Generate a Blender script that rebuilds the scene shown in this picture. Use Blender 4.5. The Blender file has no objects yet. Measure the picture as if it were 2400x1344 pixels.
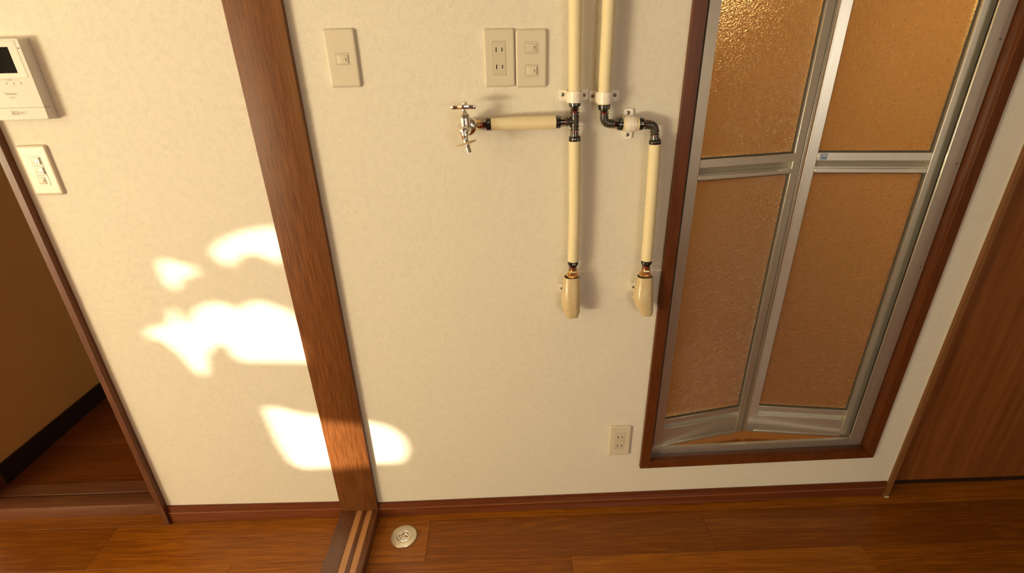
import bpy, bmesh, math, random
from mathutils import Vector, Matrix

random.seed(7)
SC = bpy.context.scene
COL = SC.collection
PI = math.pi


def lin(r, g, b):
    f = lambda c: (c / 12.92 if c <= .04045 else ((c + .055) / 1.055) ** 2.4)
    return (f(r / 255), f(g / 255), f(b / 255), 1.0)


# ------------------------------------------------------------------ camera
FPX = 1177.27
YAW, PITCH, ROLL = .01328, .44158, -.02479
CAM = Vector((.00101, -1.24196, 1.43343))
FW = Vector((math.sin(YAW) * math.cos(PITCH), math.cos(YAW) * math.cos(PITCH), -math.sin(PITCH)))
_r0 = Vector((math.cos(YAW), -math.sin(YAW), 0))
_u0 = _r0.cross(FW)
RT = math.cos(ROLL) * _r0 + math.sin(ROLL) * _u0
UP = -math.sin(ROLL) * _r0 + math.cos(ROLL) * _u0
cd = bpy.data.cameras.new('camera')
cam = bpy.data.objects.new('camera', cd)
COL.objects.link(cam)
cd.sensor_fit = 'HORIZONTAL'
cd.sensor_width = 36
cd.lens = FPX / 2400 * 36
cd.clip_start = .02
cam.matrix_world = Matrix((
    (RT.x, UP.x, -FW.x, CAM.x), (RT.y, UP.y, -FW.y, CAM.y), (RT.z, UP.z, -FW.z, CAM.z), (0, 0, 0, 1)))
SC.camera = cam

# ------------------------------------------------------------------ light
w = bpy.data.worlds.new('world')
SC.world = w
w.use_nodes = True
w.node_tree.nodes['Background'].inputs[0].default_value = (1, .80, .56, 1)
w.node_tree.nodes['Background'].inputs[1].default_value = .3


def area(name, loc, look, sx, sy, power, col, spread=PI):
    l = bpy.data.lights.new(name, 'AREA')
    l.shape = 'RECTANGLE'
    l.size, l.size_y, l.energy, l.color = sx, sy, power, col
    l.spread = spread
    o = bpy.data.objects.new(name, l)
    COL.objects.link(o)
    o.location = loc
    o.rotation_euler = (Vector(look) - Vector(loc)).to_track_quat('-Z', 'Y').to_euler()
    return o


WARM = (1, .88, .585)
# sunlight thrown up off the floor by the window: low and tilted upwards
area('window_daylight', (-4.0, -3.45, .75), (-4.0 + .475 * 1.0, -3.45 + .40 * 1.0, .75 + .62 * 2.6), 1.2, .95, 338, WARM)
area('kitchen_window_daylight', (1.25, -3.88, 1.45), (.7, 0, 1.0), .9, .9, 21, (1, .90, .76))
SUN_D = Vector((.71, .70, -.13)).normalized()
sl = bpy.data.lights.new('sun', 'SUN')
sl.energy = 12
sl.angle = math.radians(.42)
sl.color = (1, .84, .62)
so = bpy.data.objects.new('sun', sl)
COL.objects.link(so)
so.rotation_euler = SUN_D.to_track_quat('-Z', 'Y').to_euler()
area('bathroom_light', (.66, .85, 1.92), (.56, .06, 1.45), .45, .40, 9, (1, .78, .46))

vs = SC.view_settings
SC.display_settings.display_device = 'sRGB'
vs.view_transform = 'Standard'
vs.look = 'None'
vs.gamma = 1
vs.use_curve_mapping = False
vs.exposure = 0.0


# ------------------------------------------------------------------ helpers
def P(px, py, y=0.):
    """point of the plane Y = y seen at that place of the 2400x1344 frame"""
    d = FW + (px - 1200) / FPX * RT - (py - 672) / FPX * UP
    return CAM + d * ((y - CAM.y) / d.y)


def Pz(px, py, z=0.):
    d = FW + (px - 1200) / FPX * RT - (py - 672) / FPX * UP
    return CAM + d * ((z - CAM.z) / d.z)


def tag(o, label=None, cat=None, group=None, kind=None):
    if label: o['label'] = label
    if cat: o['category'] = cat
    if group: o['group'] = group
    if kind: o['kind'] = kind
    return o


def empty(name, loc=(0, 0, 0)):
    o = bpy.data.objects.new(name, None)
    COL.objects.link(o)
    o.location = loc
    o.empty_display_size = .02
    return o


def link(name, me, mat=None, parent=None, smooth=None):
    if mat: me.materials.append(mat)
    if smooth is not None:
        me.shade_smooth()
        me.set_sharp_from_angle(angle=math.radians(smooth))
    o = bpy.data.objects.new(name, me)
    COL.objects.link(o)
    if parent:
        o.parent = parent
        o.matrix_parent_inverse = Matrix.Translation(-parent_world(parent))
    return o


def parent_world(o):
    v = Vector(o.location)
    if o.parent: v = v + parent_world(o.parent) + o.matrix_parent_inverse.translation
    return v


def fin(name, bm, mat=None, parent=None, smooth=None, kind=None):
    bmesh.ops.recalc_face_normals(bm, faces=bm.faces)
    me = bpy.data.meshes.new(name)
    bm.to_mesh(me)
    bm.free()
    o = link(name, me, mat, parent, smooth)
    if kind: o['kind'] = kind
    return o


def bx(bm, x0, x1, y0, y1, z0, z1, bev=0, seg=1):
    r = bmesh.ops.create_cube(bm, size=1)
    for v in r['verts']:
        v.co = Vector(((x0 + x1) / 2 + v.co.x * (x1 - x0), (y0 + y1) / 2 + v.co.y * (y1 - y0), (z0 + z1) / 2 + v.co.z * (z1 - z0)))
    if bev:
        es = list({e for v in r['verts'] for e in v.link_edges})
        bmesh.ops.bevel(bm, geom=es, offset=bev, segments=seg, affect='EDGES', profile=.5)
    return bm


def box(name, x0, x1, y0, y1, z0, z1, mat, parent=None, bev=0, seg=1, kind=None):
    return fin(name, bx(bmesh.new(), x0, x1, y0, y1, z0, z1, bev, seg), mat, parent, 40 if bev else None, kind)


def hexa(bm, c8):
    """box from 8 corners: bottom four then top four, in ring order"""
    v = [bm.verts.new(c) for c in c8]
    for f in ((0, 1, 2, 3), (4, 5, 6, 7), (0, 1, 5, 4), (1, 2, 6, 5), (2, 3, 7, 6), (3, 0, 4, 7)):
        bm.faces.new([v[i] for i in f])
    return bm


def prism(bm, pts2, place, d0, d1, bev=0):
    """closed 2-D outline lifted through place(u, v, d) between depths d0 and d1"""
    a = [bm.verts.new(place(u, v, d0)) for u, v in pts2]
    b = [bm.verts.new(place(u, v, d1)) for u, v in pts2]
    n = len(pts2)
    bm.faces.new(a)
    bm.faces.new(b)
    for i in range(n):
        bm.faces.new((a[i], a[(i + 1) % n], b[(i + 1) % n], b[i]))
    return bm


def frame_of(t):
    t = t.normalized()
    h = Vector((0, 0, 1)) if abs(t.z) < .9 else Vector((0, -1, 0))
    a = t.cross(h).normalized()
    return t, a, t.cross(a)


def sweep(bm, path, radii, n=28, cap=True, scale=None):
    """round section swept along a path; uv in metres round and along"""
    uvl = bm.loops.layers.uv.verify()
    path = [Vector(p) for p in path]
    rings, ax = [], None
    dist = [0]
    for i in range(1, len(path)): dist.append(dist[-1] + (path[i] - path[i - 1]).length)
    for i, p in enumerate(path):
        t = (path[min(i + 1, len(path) - 1)] - path[max(i - 1, 0)])
        if t.length < 1e-9: t = path[-1] - path[0]
        t.normalize()
        if ax is None:
            _, ax, _ = frame_of(t)
        ax = (ax - t * ax.dot(t)).normalized()
        b = t.cross(ax)
        r = radii[i] if hasattr(radii, '__len__') else radii
        rings.append([bm.verts.new(p + (ax * math.cos(2 * PI * k / n) + b * math.sin(2 * PI * k / n)) * r) for k in range(n)])
    rm = radii[0] if hasattr(radii, '__len__') else radii
    for i in range(len(rings) - 1):
        for k in range(n):
            f = bm.faces.new((rings[i][k], rings[i][(k + 1) % n], rings[i + 1][(k + 1) % n], rings[i + 1][k]))
            for l, (kk, ii) in zip(f.loops, ((k, i), (k + 1, i), (k + 1, i + 1), (k, i + 1))):
                l[uvl].uv = (kk / n * 2 * PI * rm, dist[ii])
    if cap:
        if rings[0]: bm.faces.new(rings[0])
        bm.faces.new(rings[-1])
    return bm


def revolve(bm, prof, origin, axis, n=32, cap=True, squash=None):
    """profile [(distance along axis, radius)]"""
    o = Vector(origin)
    t, a, b = frame_of(Vector(axis))
    uvl = bm.loops.layers.uv.verify()
    rings = []
    for d, r in prof:
        r = max(r, 1e-5)
        rings.append([bm.verts.new(o + t * d + (a * math.cos(2 * PI * k / n) + b * math.sin(2 * PI * k / n)) * r) for k in range(n)])
    rm = max(r for d, r in prof)
    s = 0
    for i in range(len(prof) - 1):
        s1 = s + math.hypot(prof[i + 1][0] - prof[i][0], prof[i + 1][1] - prof[i][1])
        for k in range(n):
            f = bm.faces.new((rings[i][k], rings[i][(k + 1) % n], rings[i + 1][(k + 1) % n], rings[i + 1][k]))
            for l, (kk, ss) in zip(f.loops, ((k, s), (k + 1, s), (k + 1, s1), (k, s1))):
                l[uvl].uv = (kk / n * 2 * PI * rm, ss)
        s = s1
    if cap:
        bm.faces.new(rings[0])
        bm.faces.new(rings[-1])
    return bm


def text_mesh(body, size, align='CENTER'):
    c = bpy.data.curves.new('text', 'FONT')
    c.body = body
    c.size = size
    c.align_x = align
    c.align_y = 'CENTER'
    o = bpy.data.objects.new('text', c)
    COL.objects.link(o)
    dg = bpy.context.evaluated_depsgraph_get()
    me = bpy.data.meshes.new_from_object(o.evaluated_get(dg))
    bpy.data.objects.remove(o)
    bpy.data.curves.remove(c)
    me.materials.clear()
    return me


def text_flat(name, body, size, origin, mat, parent, xd=(1, 0, 0), yd=(0, 0, 1), squeeze=1.0):
    me = text_mesh(body, size)
    o, xd, yd = Vector(origin), Vector(xd), Vector(yd)
    for v in me.vertices: v.co = o + xd * v.co.x * squeeze + yd * v.co.y
    return link(name, me, mat, parent)


def text_round(name, body, size, centre, axis, facing, radius, mat, parent, flip=False):
    """lettering wrapped round a cylinder, middle of the line towards 'facing'"""
    me = text_mesh(body, size)
    t = Vector(axis).normalized()
    f = (Vector(facing) - t * Vector(facing).dot(t)).normalized()
    s = f.cross(t) * (-1)
    if flip: s, t = -s, -t
    for v in me.vertices:
        a = v.co.x / radius
        y = v.co.y
        v.co = Vector(centre) + t * y + (f * math.cos(a) + s * math.sin(a)) * radius
    return link(name, me, mat, parent)


def copy_tree(o, parent=None, shift=Vector((0, 0, 0))):
    c = o.copy()
    COL.objects.link(c)
    if parent is None: c.location = o.location + shift
    else: c.parent = parent
    for ch in o.children: copy_tree(ch, c)
    return c


# ------------------------------------------------------------------ materials
class NT:
    def __init__(s, name):
        s.m = bpy.data.materials.new(name)
        s.m.use_nodes = True
        s.t = s.m.node_tree
        s.b = s.t.nodes['Principled BSDF']

    def n(s, typ, **kw):
        x = s.t.nodes.new(typ)
        for k, v in kw.items():
            if k.startswith('i_'):
                key = k[2:]
                x.inputs[int(key) if key.isdigit() else key.replace('_', ' ')].default_value = v
            else:
                setattr(x, k, v)
        return x

    def l(s, a, b):
        s.t.links.new(a, b)

    def math(s, op, a, b=None, c=None):
        x = s.n('ShaderNodeMath', operation=op)
        for i, v in enumerate((a, b, c)):
            if v is None: continue
            if hasattr(v, 'is_linked'): s.l(v, x.inputs[i])
            else: x.inputs[i].default_value = v
        return x.outputs[0]

    def ramp(s, fac, stops):
        r = s.n('ShaderNodeValToRGB')
        e = r.color_ramp.elements
        while len(e) < len(stops): e.new(.5)
        for q, (p, c) in zip(e, stops):
            q.position = p
            q.color = c
        s.l(fac, r.inputs[0])
        return r.outputs[0]

    def bump(s, h, strength, dist, normal=None):
        x = s.n('ShaderNodeBump')
        x.inputs['Strength'].default_value = strength
        x.inputs['Distance'].default_value = dist
        s.l(h, x.inputs['Height'])
        if normal: s.l(normal, x.inputs['Normal'])
        s.l(x.outputs[0], s.b.inputs['Normal'])
        return x.outputs[0]


def plain(name, col, rough=.5, metal=0, spec=.5, bump=0, bscale=300, coat=0):
    t = NT(name)
    t.b.inputs['Base Color'].default_value = col
    t.b.inputs['Roughness'].default_value = rough
    t.b.inputs['Metallic'].default_value = metal
    t.b.inputs['Specular IOR Level'].default_value = spec
    t.b.inputs['Coat Weight'].default_value = coat
    tc = t.n('ShaderNodeTexCoord')
    nz = t.n('ShaderNodeTexNoise', i_Scale=bscale, i_Detail=3)
    t.l(tc.outputs['Object'], nz.inputs['Vector'])
    r = t.math('MULTIPLY_ADD', nz.outputs['Fac'], .12, rough - .06)
    t.l(r, t.b.inputs['Roughness'])
    if bump: t.bump(nz.outputs['Fac'], bump, .001)
    return t.m


def wood(name, dark, light, axis='X', scale=1.0, rough=.35, spec=.5, contrast=.5, fine=1.0, rings=True, coat=0, streak=None):
    """long stretched grain along one object axis, shifted at random per object"""
    t = NT(name)
    tc = t.n('ShaderNodeTexCoord')
    oi = t.n('ShaderNodeObjectInfo')
    off = t.n('ShaderNodeVectorMath', operation='SCALE')
    off.inputs['Scale'].default_value = 1.0
    cb = t.n('ShaderNodeCombineXYZ')
    rnd = oi.outputs['Random']
    t.l(t.math('MULTIPLY', rnd, 31.7), cb.inputs[0])
    t.l(t.math('MULTIPLY', rnd, 17.3), cb.inputs[1])
    t.l(t.math('MULTIPLY', rnd, 23.9), cb.inputs[2])
    add = t.n('ShaderNodeVectorMath', operation='ADD')
    t.l(tc.outputs['Object'], add.inputs[0])
    t.l(cb.outputs[0], add.inputs[1])
    mp = t.n('ShaderNodeMapping')
    k = {'X': (.04, 1, 1), 'Y': (1, .07, 1), 'Z': (1, 1, .05)}[axis]
    mp.inputs['Scale'].default_value = tuple(q * scale for q in k)
    t.l(add.outputs[0], mp.inputs['Vector'])
    big = t.n('ShaderNodeTexNoise', i_Scale=14, i_Detail=3, i_Distortion=.6)
    t.l(mp.outputs[0], big.inputs['Vector'])
    ring = t.math('FRACT', t.math('MULTIPLY', big.outputs['Fac'], 9.0 if rings else 4.0))
    ring = t.math('PINGPONG', ring, .5)
    f1 = t.n('ShaderNodeTexNoise', i_Scale=260 * fine, i_Detail=4, i_Roughness=.6)
    t.l(mp.outputs[0], f1.inputs['Vector'])
    mix = t.math('ADD', t.math('MULTIPLY', ring, .9 * contrast), t.math('MULTIPLY', f1.outputs['Fac'], 1.0))
    mix = t.math('ADD', mix, t.math('MULTIPLY_ADD', rnd, .35, -.30))
    col = t.ramp(mix, [(.28, dark), (.85, light)])
    if streak:
        st = t.n('ShaderNodeTexNoise', i_Scale=9, i_Detail=1)
        t.l(mp.outputs[0], st.inputs['Vector'])
        mm = t.n('ShaderNodeMix', data_type='RGBA')
        t.l(t.math('SMOOTH_MAX', t.math('MULTIPLY_ADD', st.outputs['Fac'], 3.2, -1.75), 0, .05), mm.inputs['Factor'])
        t.l(col, mm.inputs['A'])
        mm.inputs['B'].default_value = streak
        col = mm.outputs['Result']
    t.l(col, t.b.inputs['Base Color'])
    t.l(t.math('MULTIPLY_ADD', f1.outputs['Fac'], .2, rough - .1), t.b.inputs['Roughness'])
    t.b.inputs['Specular IOR Level'].default_value = spec
    t.b.inputs['Coat Weight'].default_value = coat
    t.bump(f1.outputs['Fac'], .12, .0006)
    return t.m


def wallpaper(name, col, strength=.42):
    """embossed paper: patches of short parallel ridges laid in four directions"""
    t = NT(name)
    tc = t.n('ShaderNodeTexCoord')
    vor = t.n('ShaderNodeTexVoronoi', i_Scale=30, i_Randomness=.9, voronoi_dimensions='2D')
    warp = t.n('ShaderNodeTexNoise', i_Scale=70, i_Detail=2)
    sx = t.n('ShaderNodeSeparateXYZ')
    t.l(tc.outputs['Object'], sx.inputs[0])
    flat = t.n('ShaderNodeCombineXYZ')
    t.l(sx.outputs[0], flat.inputs[0])
    t.l(sx.outputs[2], flat.inputs[1])
    t.l(tc.outputs['Object'], warp.inputs['Vector'])
    wv = t.n('ShaderNodeVectorMath', operation='SUBTRACT')
    t.l(warp.outputs['Color'], wv.inputs[0])
    wv.inputs[1].default_value = (.5, .5, .5)
    ws = t.n('ShaderNodeVectorMath', operation='SCALE')
    ws.inputs['Scale'].default_value = .016
    t.l(wv.outputs[0], ws.inputs[0])
    ad = t.n('ShaderNodeVectorMath', operation='ADD')
    t.l(flat.outputs[0], ad.inputs[0])
    t.l(ws.outputs[0], ad.inputs[1])
    t.l(ad.outputs[0], vor.inputs['Vector'])
    sc = t.n('ShaderNodeSeparateColor')
    t.l(vor.outputs['Color'], sc.inputs[0])
    # direction: half of the patches run upright, the others at 45, 135 or level
    q = t.math('FLOOR', t.math('MULTIPLY', sc.outputs[0], 6))
    ang = t.math('MULTIPLY', t.math('MODULO', t.math('MULTIPLY', q, t.math('GREATER_THAN', q, 2.5)), 4), PI / 4)
    ang = t.math('ADD', ang, t.math('MULTIPLY_ADD', sc.outputs[1], .16, -.08))
    u = t.math('ADD', t.math('MULTIPLY', sx.outputs[0], t.math('COSINE', ang)), t.math('MULTIPLY', sx.outputs[2], t.math('SINE', ang)))
    wob = t.n('ShaderNodeTexNoise', i_Scale=120, i_Detail=2)
    t.l(tc.outputs['Object'], wob.inputs['Vector'])
    u = t.math('ADD', u, t.math('MULTIPLY', wob.outputs['Fac'], .0022))
    per = t.math('MULTIPLY_ADD', sc.outputs[2], 600, 1900)
    st = t.math('SINE', t.math('MULTIPLY', u, per))
    st = t.math('MAXIMUM', st, -.2)
    gap = t.n('ShaderNodeTexNoise', i_Scale=60, i_Detail=2)
    t.l(tc.outputs['Object'], gap.inputs['Vector'])
    amp = t.math('MAXIMUM', t.math('MULTIPLY_ADD', gap.outputs['Fac'], 7, -3.2), .10)
    amp = t.math('MINIMUM', amp, 1)
    fine = t.n('ShaderNodeTexNoise', i_Scale=480, i_Detail=3)
    t.l(tc.outputs['Object'], fine.inputs['Vector'])
    h = t.math('ADD', t.math('MULTIPLY', st, amp), t.math('MULTIPLY', fine.outputs['Fac'], 2.6))
    t.b.inputs['Roughness'].default_value = .75
    t.b.inputs['Specular IOR Level'].default_value = .25
    c2 = tuple(x * .93 for x in col[:3]) + (1,)
    t.l(t.ramp(fine.outputs['Fac'], [(.35, c2), (.6, col)]), t.b.inputs['Base Color'])
    t.bump(h, strength, .0011)
    return t.m


def foam(name, col):
    t = NT(name)
    uv = t.n('ShaderNodeUVMap')
    sx = t.n('ShaderNodeSeparateXYZ')
    t.l(uv.outputs[0], sx.inputs[0])
    k = 2 * PI / .00265
    a = t.math('SINE', t.math('MULTIPLY', sx.outputs[0], k))
    b = t.math('SINE', t.math('MULTIPLY', sx.outputs[1], k))
    h = t.math('MAXIMUM', a, b)
    h = t.math('MULTIPLY_ADD', h, .5, .5)
    c0 = tuple(x * .87 for x in col[:3]) + (1,)
    t.l(t.ramp(h, [(.45, c0), (.75, col)]), t.b.inputs['Base Color'])
    t.b.inputs['Roughness'].default_value = .42
    t.bump(h, .45, .0007)
    return t.m


def chrome(name, col=(.92, .90, .86, 1), rough=.05):
    return plain(name, col, rough, 1.0)


def brushed(name, col, rough=.34, axis='Z'):
    t = NT(name)
    t.b.inputs['Base Color'].default_value = col
    t.b.inputs['Metallic'].default_value = .84
    t.b.inputs['Specular IOR Level'].default_value = .5
    tc = t.n('ShaderNodeTexCoord')
    mp = t.n('ShaderNodeMapping')
    mp.inputs['Scale'].default_value = (1, 1, .01) if axis == 'Z' else (.01, 1, 1)
    nz = t.n('ShaderNodeTexNoise', i_Scale=900, i_Detail=2)
    t.l(tc.outputs['Object'], mp.inputs['Vector'])
    t.l(mp.outputs[0], nz.inputs['Vector'])
    t.l(t.math('MULTIPLY_ADD', nz.outputs['Fac'], .16, rough - .08), t.b.inputs['Roughness'])
    t.bump(nz.outputs['Fac'], .03, .0004)
    return t.m


def amber_glass(name):
    """obscured (hammered) pane: light from behind comes through scattered"""
    t = NT(name)
    tc = t.n('ShaderNodeTexCoord')
    mp = t.n('ShaderNodeMapping')
    mp.inputs['Scale'].default_value = (.55, .55, 1)
    t.l(tc.outputs['Object'], mp.inputs['Vector'])
    n1 = t.n('ShaderNodeTexNoise', i_Scale=300, i_Detail=2, i_Roughness=.55)
    t.l(mp.outputs[0], n1.inputs['Vector'])
    n2 = t.n('ShaderNodeTexNoise', i_Scale=90, i_Detail=1)
    t.l(mp.outputs[0], n2.inputs['Vector'])
    h = t.math('ADD', t.math('MULTIPLY', n1.outputs['Fac'], 1.0), t.math('MULTIPLY', n2.outputs['Fac'], .6))
    b = t.b
    b.inputs['Base Color'].default_value = (.93, .73, .40, 1)
    b.inputs['Roughness'].default_value = .17
    b.inputs['IOR'].default_value = 1.3
    b.inputs['Transmission Weight'].default_value = 1
    b.inputs['Specular IOR Level'].default_value = .6
    nrm = t.bump(h, 1.0, .0037)
    tr = t.n('ShaderNodeBsdfTranslucent')
    tr.inputs[0].default_value = (.74, .48, .19, 1)
    t.l(nrm, tr.inputs['Normal'])
    mx = t.n('ShaderNodeMixShader')
    mx.inputs[0].default_value = .16
    out = [q for q in t.t.nodes if q.type == 'OUTPUT_MATERIAL'][0]
    t.l(b.outputs[0], mx.inputs[1])
    t.l(tr.outputs[0], mx.inputs[2])
    gs = t.n('ShaderNodeBsdfGlossy')
    gs.inputs['Roughness'].default_value = .06
    vo = t.n('ShaderNodeTexVoronoi', i_Scale=480)
    t.l(tc.outputs['Object'], vo.inputs['Vector'])
    b2 = t.n('ShaderNodeBump')
    b2.inputs['Strength'].default_value = 1
    b2.inputs['Distance'].default_value = .0030
    t.l(vo.outputs['Distance'], b2.inputs['Height'])
    t.l(b2.outputs[0], gs.inputs['Normal'])
    m2 = t.n('ShaderNodeMixShader')
    m2.inputs[0].default_value = .11
    t.l(mx.outputs[0], m2.inputs[1])
    t.l(gs.outputs[0], m2.inputs[2])
    t.l(m2.outputs[0], out.inputs[0])
    return t.m


M = {}
M['paper'] = wallpaper('wallpaper', (.80, .745, .635, 1))
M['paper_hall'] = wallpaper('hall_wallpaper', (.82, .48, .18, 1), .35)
M['plaster'] = plain('plaster', (.58, .53, .45, 1), .8)
M['plank'] = wood('floor_oak', lin(120, 64, 7), lin(178, 108, 20), 'X', 1.0, .36, .35, .38)
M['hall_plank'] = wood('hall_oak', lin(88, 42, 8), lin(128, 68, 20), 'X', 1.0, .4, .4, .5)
M['post'] = wood('post_cedar', lin(96, 54, 24), lin(146, 91, 44), 'Z', 1.0, .46, .28, .07, .9, False, streak=lin(132, 92, 54))
M['frame'] = wood('frame_walnut', lin(80, 38, 13), lin(112, 60, 23), 'Z', 1.2, .36, .25, .3, .9, False)
M['base'] = wood('baseboard_wood', lin(96, 46, 20), lin(126, 64, 32), 'X', 1.0, .36, .5, .2, .9, False)
M['highlight_bead'] = wood('baseboard_highlight', lin(140, 84, 54), lin(166, 106, 74), 'X', 1.0, .30, .5, .1, .9, False)  # lighter strip: the rounded edge's highlight is put into the wood colour
M['casing'] = wood('casing_wood', lin(84, 46, 26), lin(122, 72, 42), 'Z', 1.2, .42, .4, .3, .9, False)
M['sillwood'] = wood('sill_wood', lin(96, 56, 36), lin(132, 84, 56), 'X', 1.0, .38, .5, .2, .9, False)
M['track'] = wood('track_wood', lin(90, 52, 26), lin(130, 80, 44), 'Y', 1.0, .36, .45, .3, .8, False)
M['inlay'] = wood('inlay_wood', lin(176, 122, 76), lin(198, 146, 98), 'Y', .8, .38, .5, .15, .5, False)
M['panel'] = wood('door_veneer', lin(122, 68, 28), lin(154, 92, 42), 'Z', .55, .45, .35, .35, .35, False)
M['trimlight'] = wood('light_trim', lin(128, 82, 44), lin(154, 102, 60), 'Z', 1.0, .45, .4, .3, .9, False)
M['dark'] = plain('dark_base', lin(38, 20, 9), .5)
M['ivory'] = plain('ivory_plastic', (.66, .59, .46, 1), .38, bump=.02, bscale=900)
M['ivory2'] = plain('ivory_plastic_inset', (.60, .53, .40, 1), .35)
M['ivory_glare'] = plain('ivory_plastic_glare', (.80, .77, .70, 1), .22)  # whiter than the plates: the window's reflection is put into the colour
M['slot'] = plain('slot_dark', (.02, .015, .01, 1), .6)
M['beige'] = plain('clamp_plastic', (.88, .81, .70, 1), .36)
M['intercom'] = plain('intercom_plastic', (.71, .67, .60, 1), .45, spec=.2)
M['intercom_side'] = plain('intercom_side_plastic', (.74, .70, .60, 1), .4)
M['bezel'] = plain('bezel_plastic', (.69, .66, .58, 1), .25, spec=.2)
M['screen'] = plain('screen_glass', (.006, .004, .003, 1), .10, spec=.03)
M['ink'] = plain('grey_print', (.25, .20, .15, 1), .6)
M['white_print'] = plain('white_print', (.65, .62, .56, 1), .5)
M['foam'] = foam('foam_lagging', (.86, .74, .46, 1))
M['tape'] = plain('vinyl_tape', (.62, .49, .28, 1), .28, bump=.30, bscale=75)
M['black'] = plain('black_plastic', (.010, .009, .008, 1), .16)
M['charcoal'] = plain('charcoal_plastic', (.055, .046, .034, 1), .22)
M['red'] = plain('red_ring', (.55, .018, .05, 1), .35)
M['brass'] = plain('brass', (.80, .52, .24, 1), .24, 1)
M['chrome'] = chrome('chrome')
M['nickel'] = plain('satin_nickel', (.70, .64, .52, 1), .30, .85)
M['steel'] = plain('screw_steel', (.34, .32, .27, 1), .35, .9)
M['alu'] = brushed('aluminium', (.70, .67, .60, 1), .34)
M['alux'] = brushed('aluminium_rail', (.70, .67, .60, 1), .34, 'X')
M['gasket'] = plain('gasket_rubber', (.06, .05, .035, 1), .5, bump=.5, bscale=500)
M['glass'] = amber_glass('amber_glass')
M['bath'] = plain('bathroom_panel', (.66, .46, .25, 1), .6)
M['bathfloor'] = plain('bathroom_floor', (.42, .19, .05, 1), .6)
M['blue'] = plain('blue_sticker', lin(30, 100, 150), .35)
M['gobo'] = plain('gobo_sheet', (.60, .54, .44, 1), .9)
gl = NT('clear_plastic')
gl.b.inputs['Base Color'].default_value = (.9, .86, .78, 1)
gl.b.inputs['Roughness'].default_value = .08
fr_ = gl.n('ShaderNodeFresnel', i_IOR=1.45)
tp = gl.n('ShaderNodeBsdfTransparent')
tp.inputs[0].default_value = (.95, .92, .86, 1)
ms = gl.n('ShaderNodeMixShader')
gl.l(gl.math('MULTIPLY_ADD', fr_.outputs[0], .7, .02), ms.inputs[0])
gl.l(tp.outputs[0], ms.inputs[1])
gg = gl.n('ShaderNodeBsdfGlossy')
gg.inputs['Roughness'].default_value = .05
gl.l(gg.outputs[0], ms.inputs[2])
gl.l(ms.outputs[0], [q for q in gl.t.nodes if q.type == 'OUTPUT_MATERIAL'][0].inputs[0])
M['clear'] = gl.m

# ------------------------------------------------------------------ setting: shell
BLOCKER_Y = -1.28                     # front edge of the added light-blocking leaf
DX0, DX1 = .452, 1.1725          # opening of the bathroom door in the wall
HX0, HX1 = -1.835, -1.165        # doorway to the hall
WALL_R = 1.2865                  # right end of the papered wall


def struct(o, label, cat):
    return tag(o, label, cat, kind='structure')


# main wall: one body, doorway and bathroom door left open
bm = bmesh.new()
for x0, x1, z0, z1 in ((-1.165, DX0, 0, 2.45), (DX0, DX1, 0, .185), (DX0, DX1, 2.06, 2.45), (DX1, WALL_R, 0, 2.45),
                       (-5.4, HX0, 0, 2.45), (HX0, HX1, 2.02, 2.45)):
    bx(bm, x0, x1, 0, .10, z0, z1)
bmesh.ops.remove_doubles(bm, verts=bm.verts, dist=1e-5)
wf = struct(fin('wall_front', bm, M['paper']), 'ivory wall papered with embossed hatch pattern', 'wall')

struct(box('wall_right', 2.5, 2.6, -4.05, .2, 0, 2.45, M['plaster']), 'plain wall closing the kitchen on the right, outside the picture', 'wall')
d3 = struct(empty('door_blocker', (-.50, -2.5, 0)), 'unseen sliding door leaves added on the threshold to shade the right side', 'door')  # leaves put in out of view to block window light on the right
fin('door_leaf', bx(bmesh.new(), -.4935, -.4745, -2.05, BLOCKER_Y, ZT_ := .0325, 2.45, .001), M['panel'], d3, 40)
fin('door_leaf', bx(bmesh.new(), -.528, -.508, -3.90, -2.0, ZT_, 2.45, .001), M['panel'], d3, 40)
struct(box('ceiling', -5.5, 2.6, -4.05, 1.6, 2.45, 2.5, M['plaster']), 'plain ceiling above the picture', 'ceiling')
struct(box('wall_left', -5.5, -5.4, -4.05, .2, 0, 2.45, M['plaster']), 'plain wall closing the living room on the left, outside the picture', 'wall')

# back wall with the window; an added sheet with cut gaps shapes the sun patches
WB = -3.95
WX0, WX1, WZ0, WZ1 = -5.30, -3.35, .35, 2.05
bm = bmesh.new()
for x0, x1, z0, z1 in ((-5.4, WX0, 0, 2.45), (WX1, .75, 0, 2.45), (1.75, 2.5, 0, 2.45), (.75, 1.75, 0, .95), (.75, 1.75, 1.95, 2.45), (WX0, WX1, 0, WZ0), (WX0, WX1, WZ1, 2.45)):
    bx(bm, x0, x1, WB - .1, WB, z0, z1)
struct(fin('wall_back', bm, M['plaster']), 'wall behind the camera with the window', 'wall')

PATCHES = [
    [(508, 595), (525, 574), (560, 556), (605, 544), (650, 538), (668, 540), (676, 615), (652, 612), (630, 597), (592, 592), (566, 602), (552, 622), (535, 617)],
    [(384, 620), (400, 612), (425, 622), (470, 632), (474, 641), (430, 652), (428, 675), (414, 680), (400, 660)],
    [(350, 792), (388, 793), (437, 833), (474, 876), (491, 882), (494, 852), (490, 833), (509, 812), (538, 802), (552, 824), (570, 845), (640, 847),
     (745, 848), (738, 808), (716, 765), (690, 733), (671, 728), (633, 714), (603, 712), (581, 726), (567, 731), (543, 718), (509, 714), (474, 728),
     (455, 762), (433, 762), (428, 726), (412, 735), (407, 768), (370, 772)],
    [(628, 958), (664, 960), (706, 972), (750, 978), (815, 985), (865, 990), (919, 1003), (953, 1026), (964, 1057), (950, 1084), (871, 1087),
     (776, 1096), (717, 1098), (692, 1085), (664, 1043), (648, 1005)],
]


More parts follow.
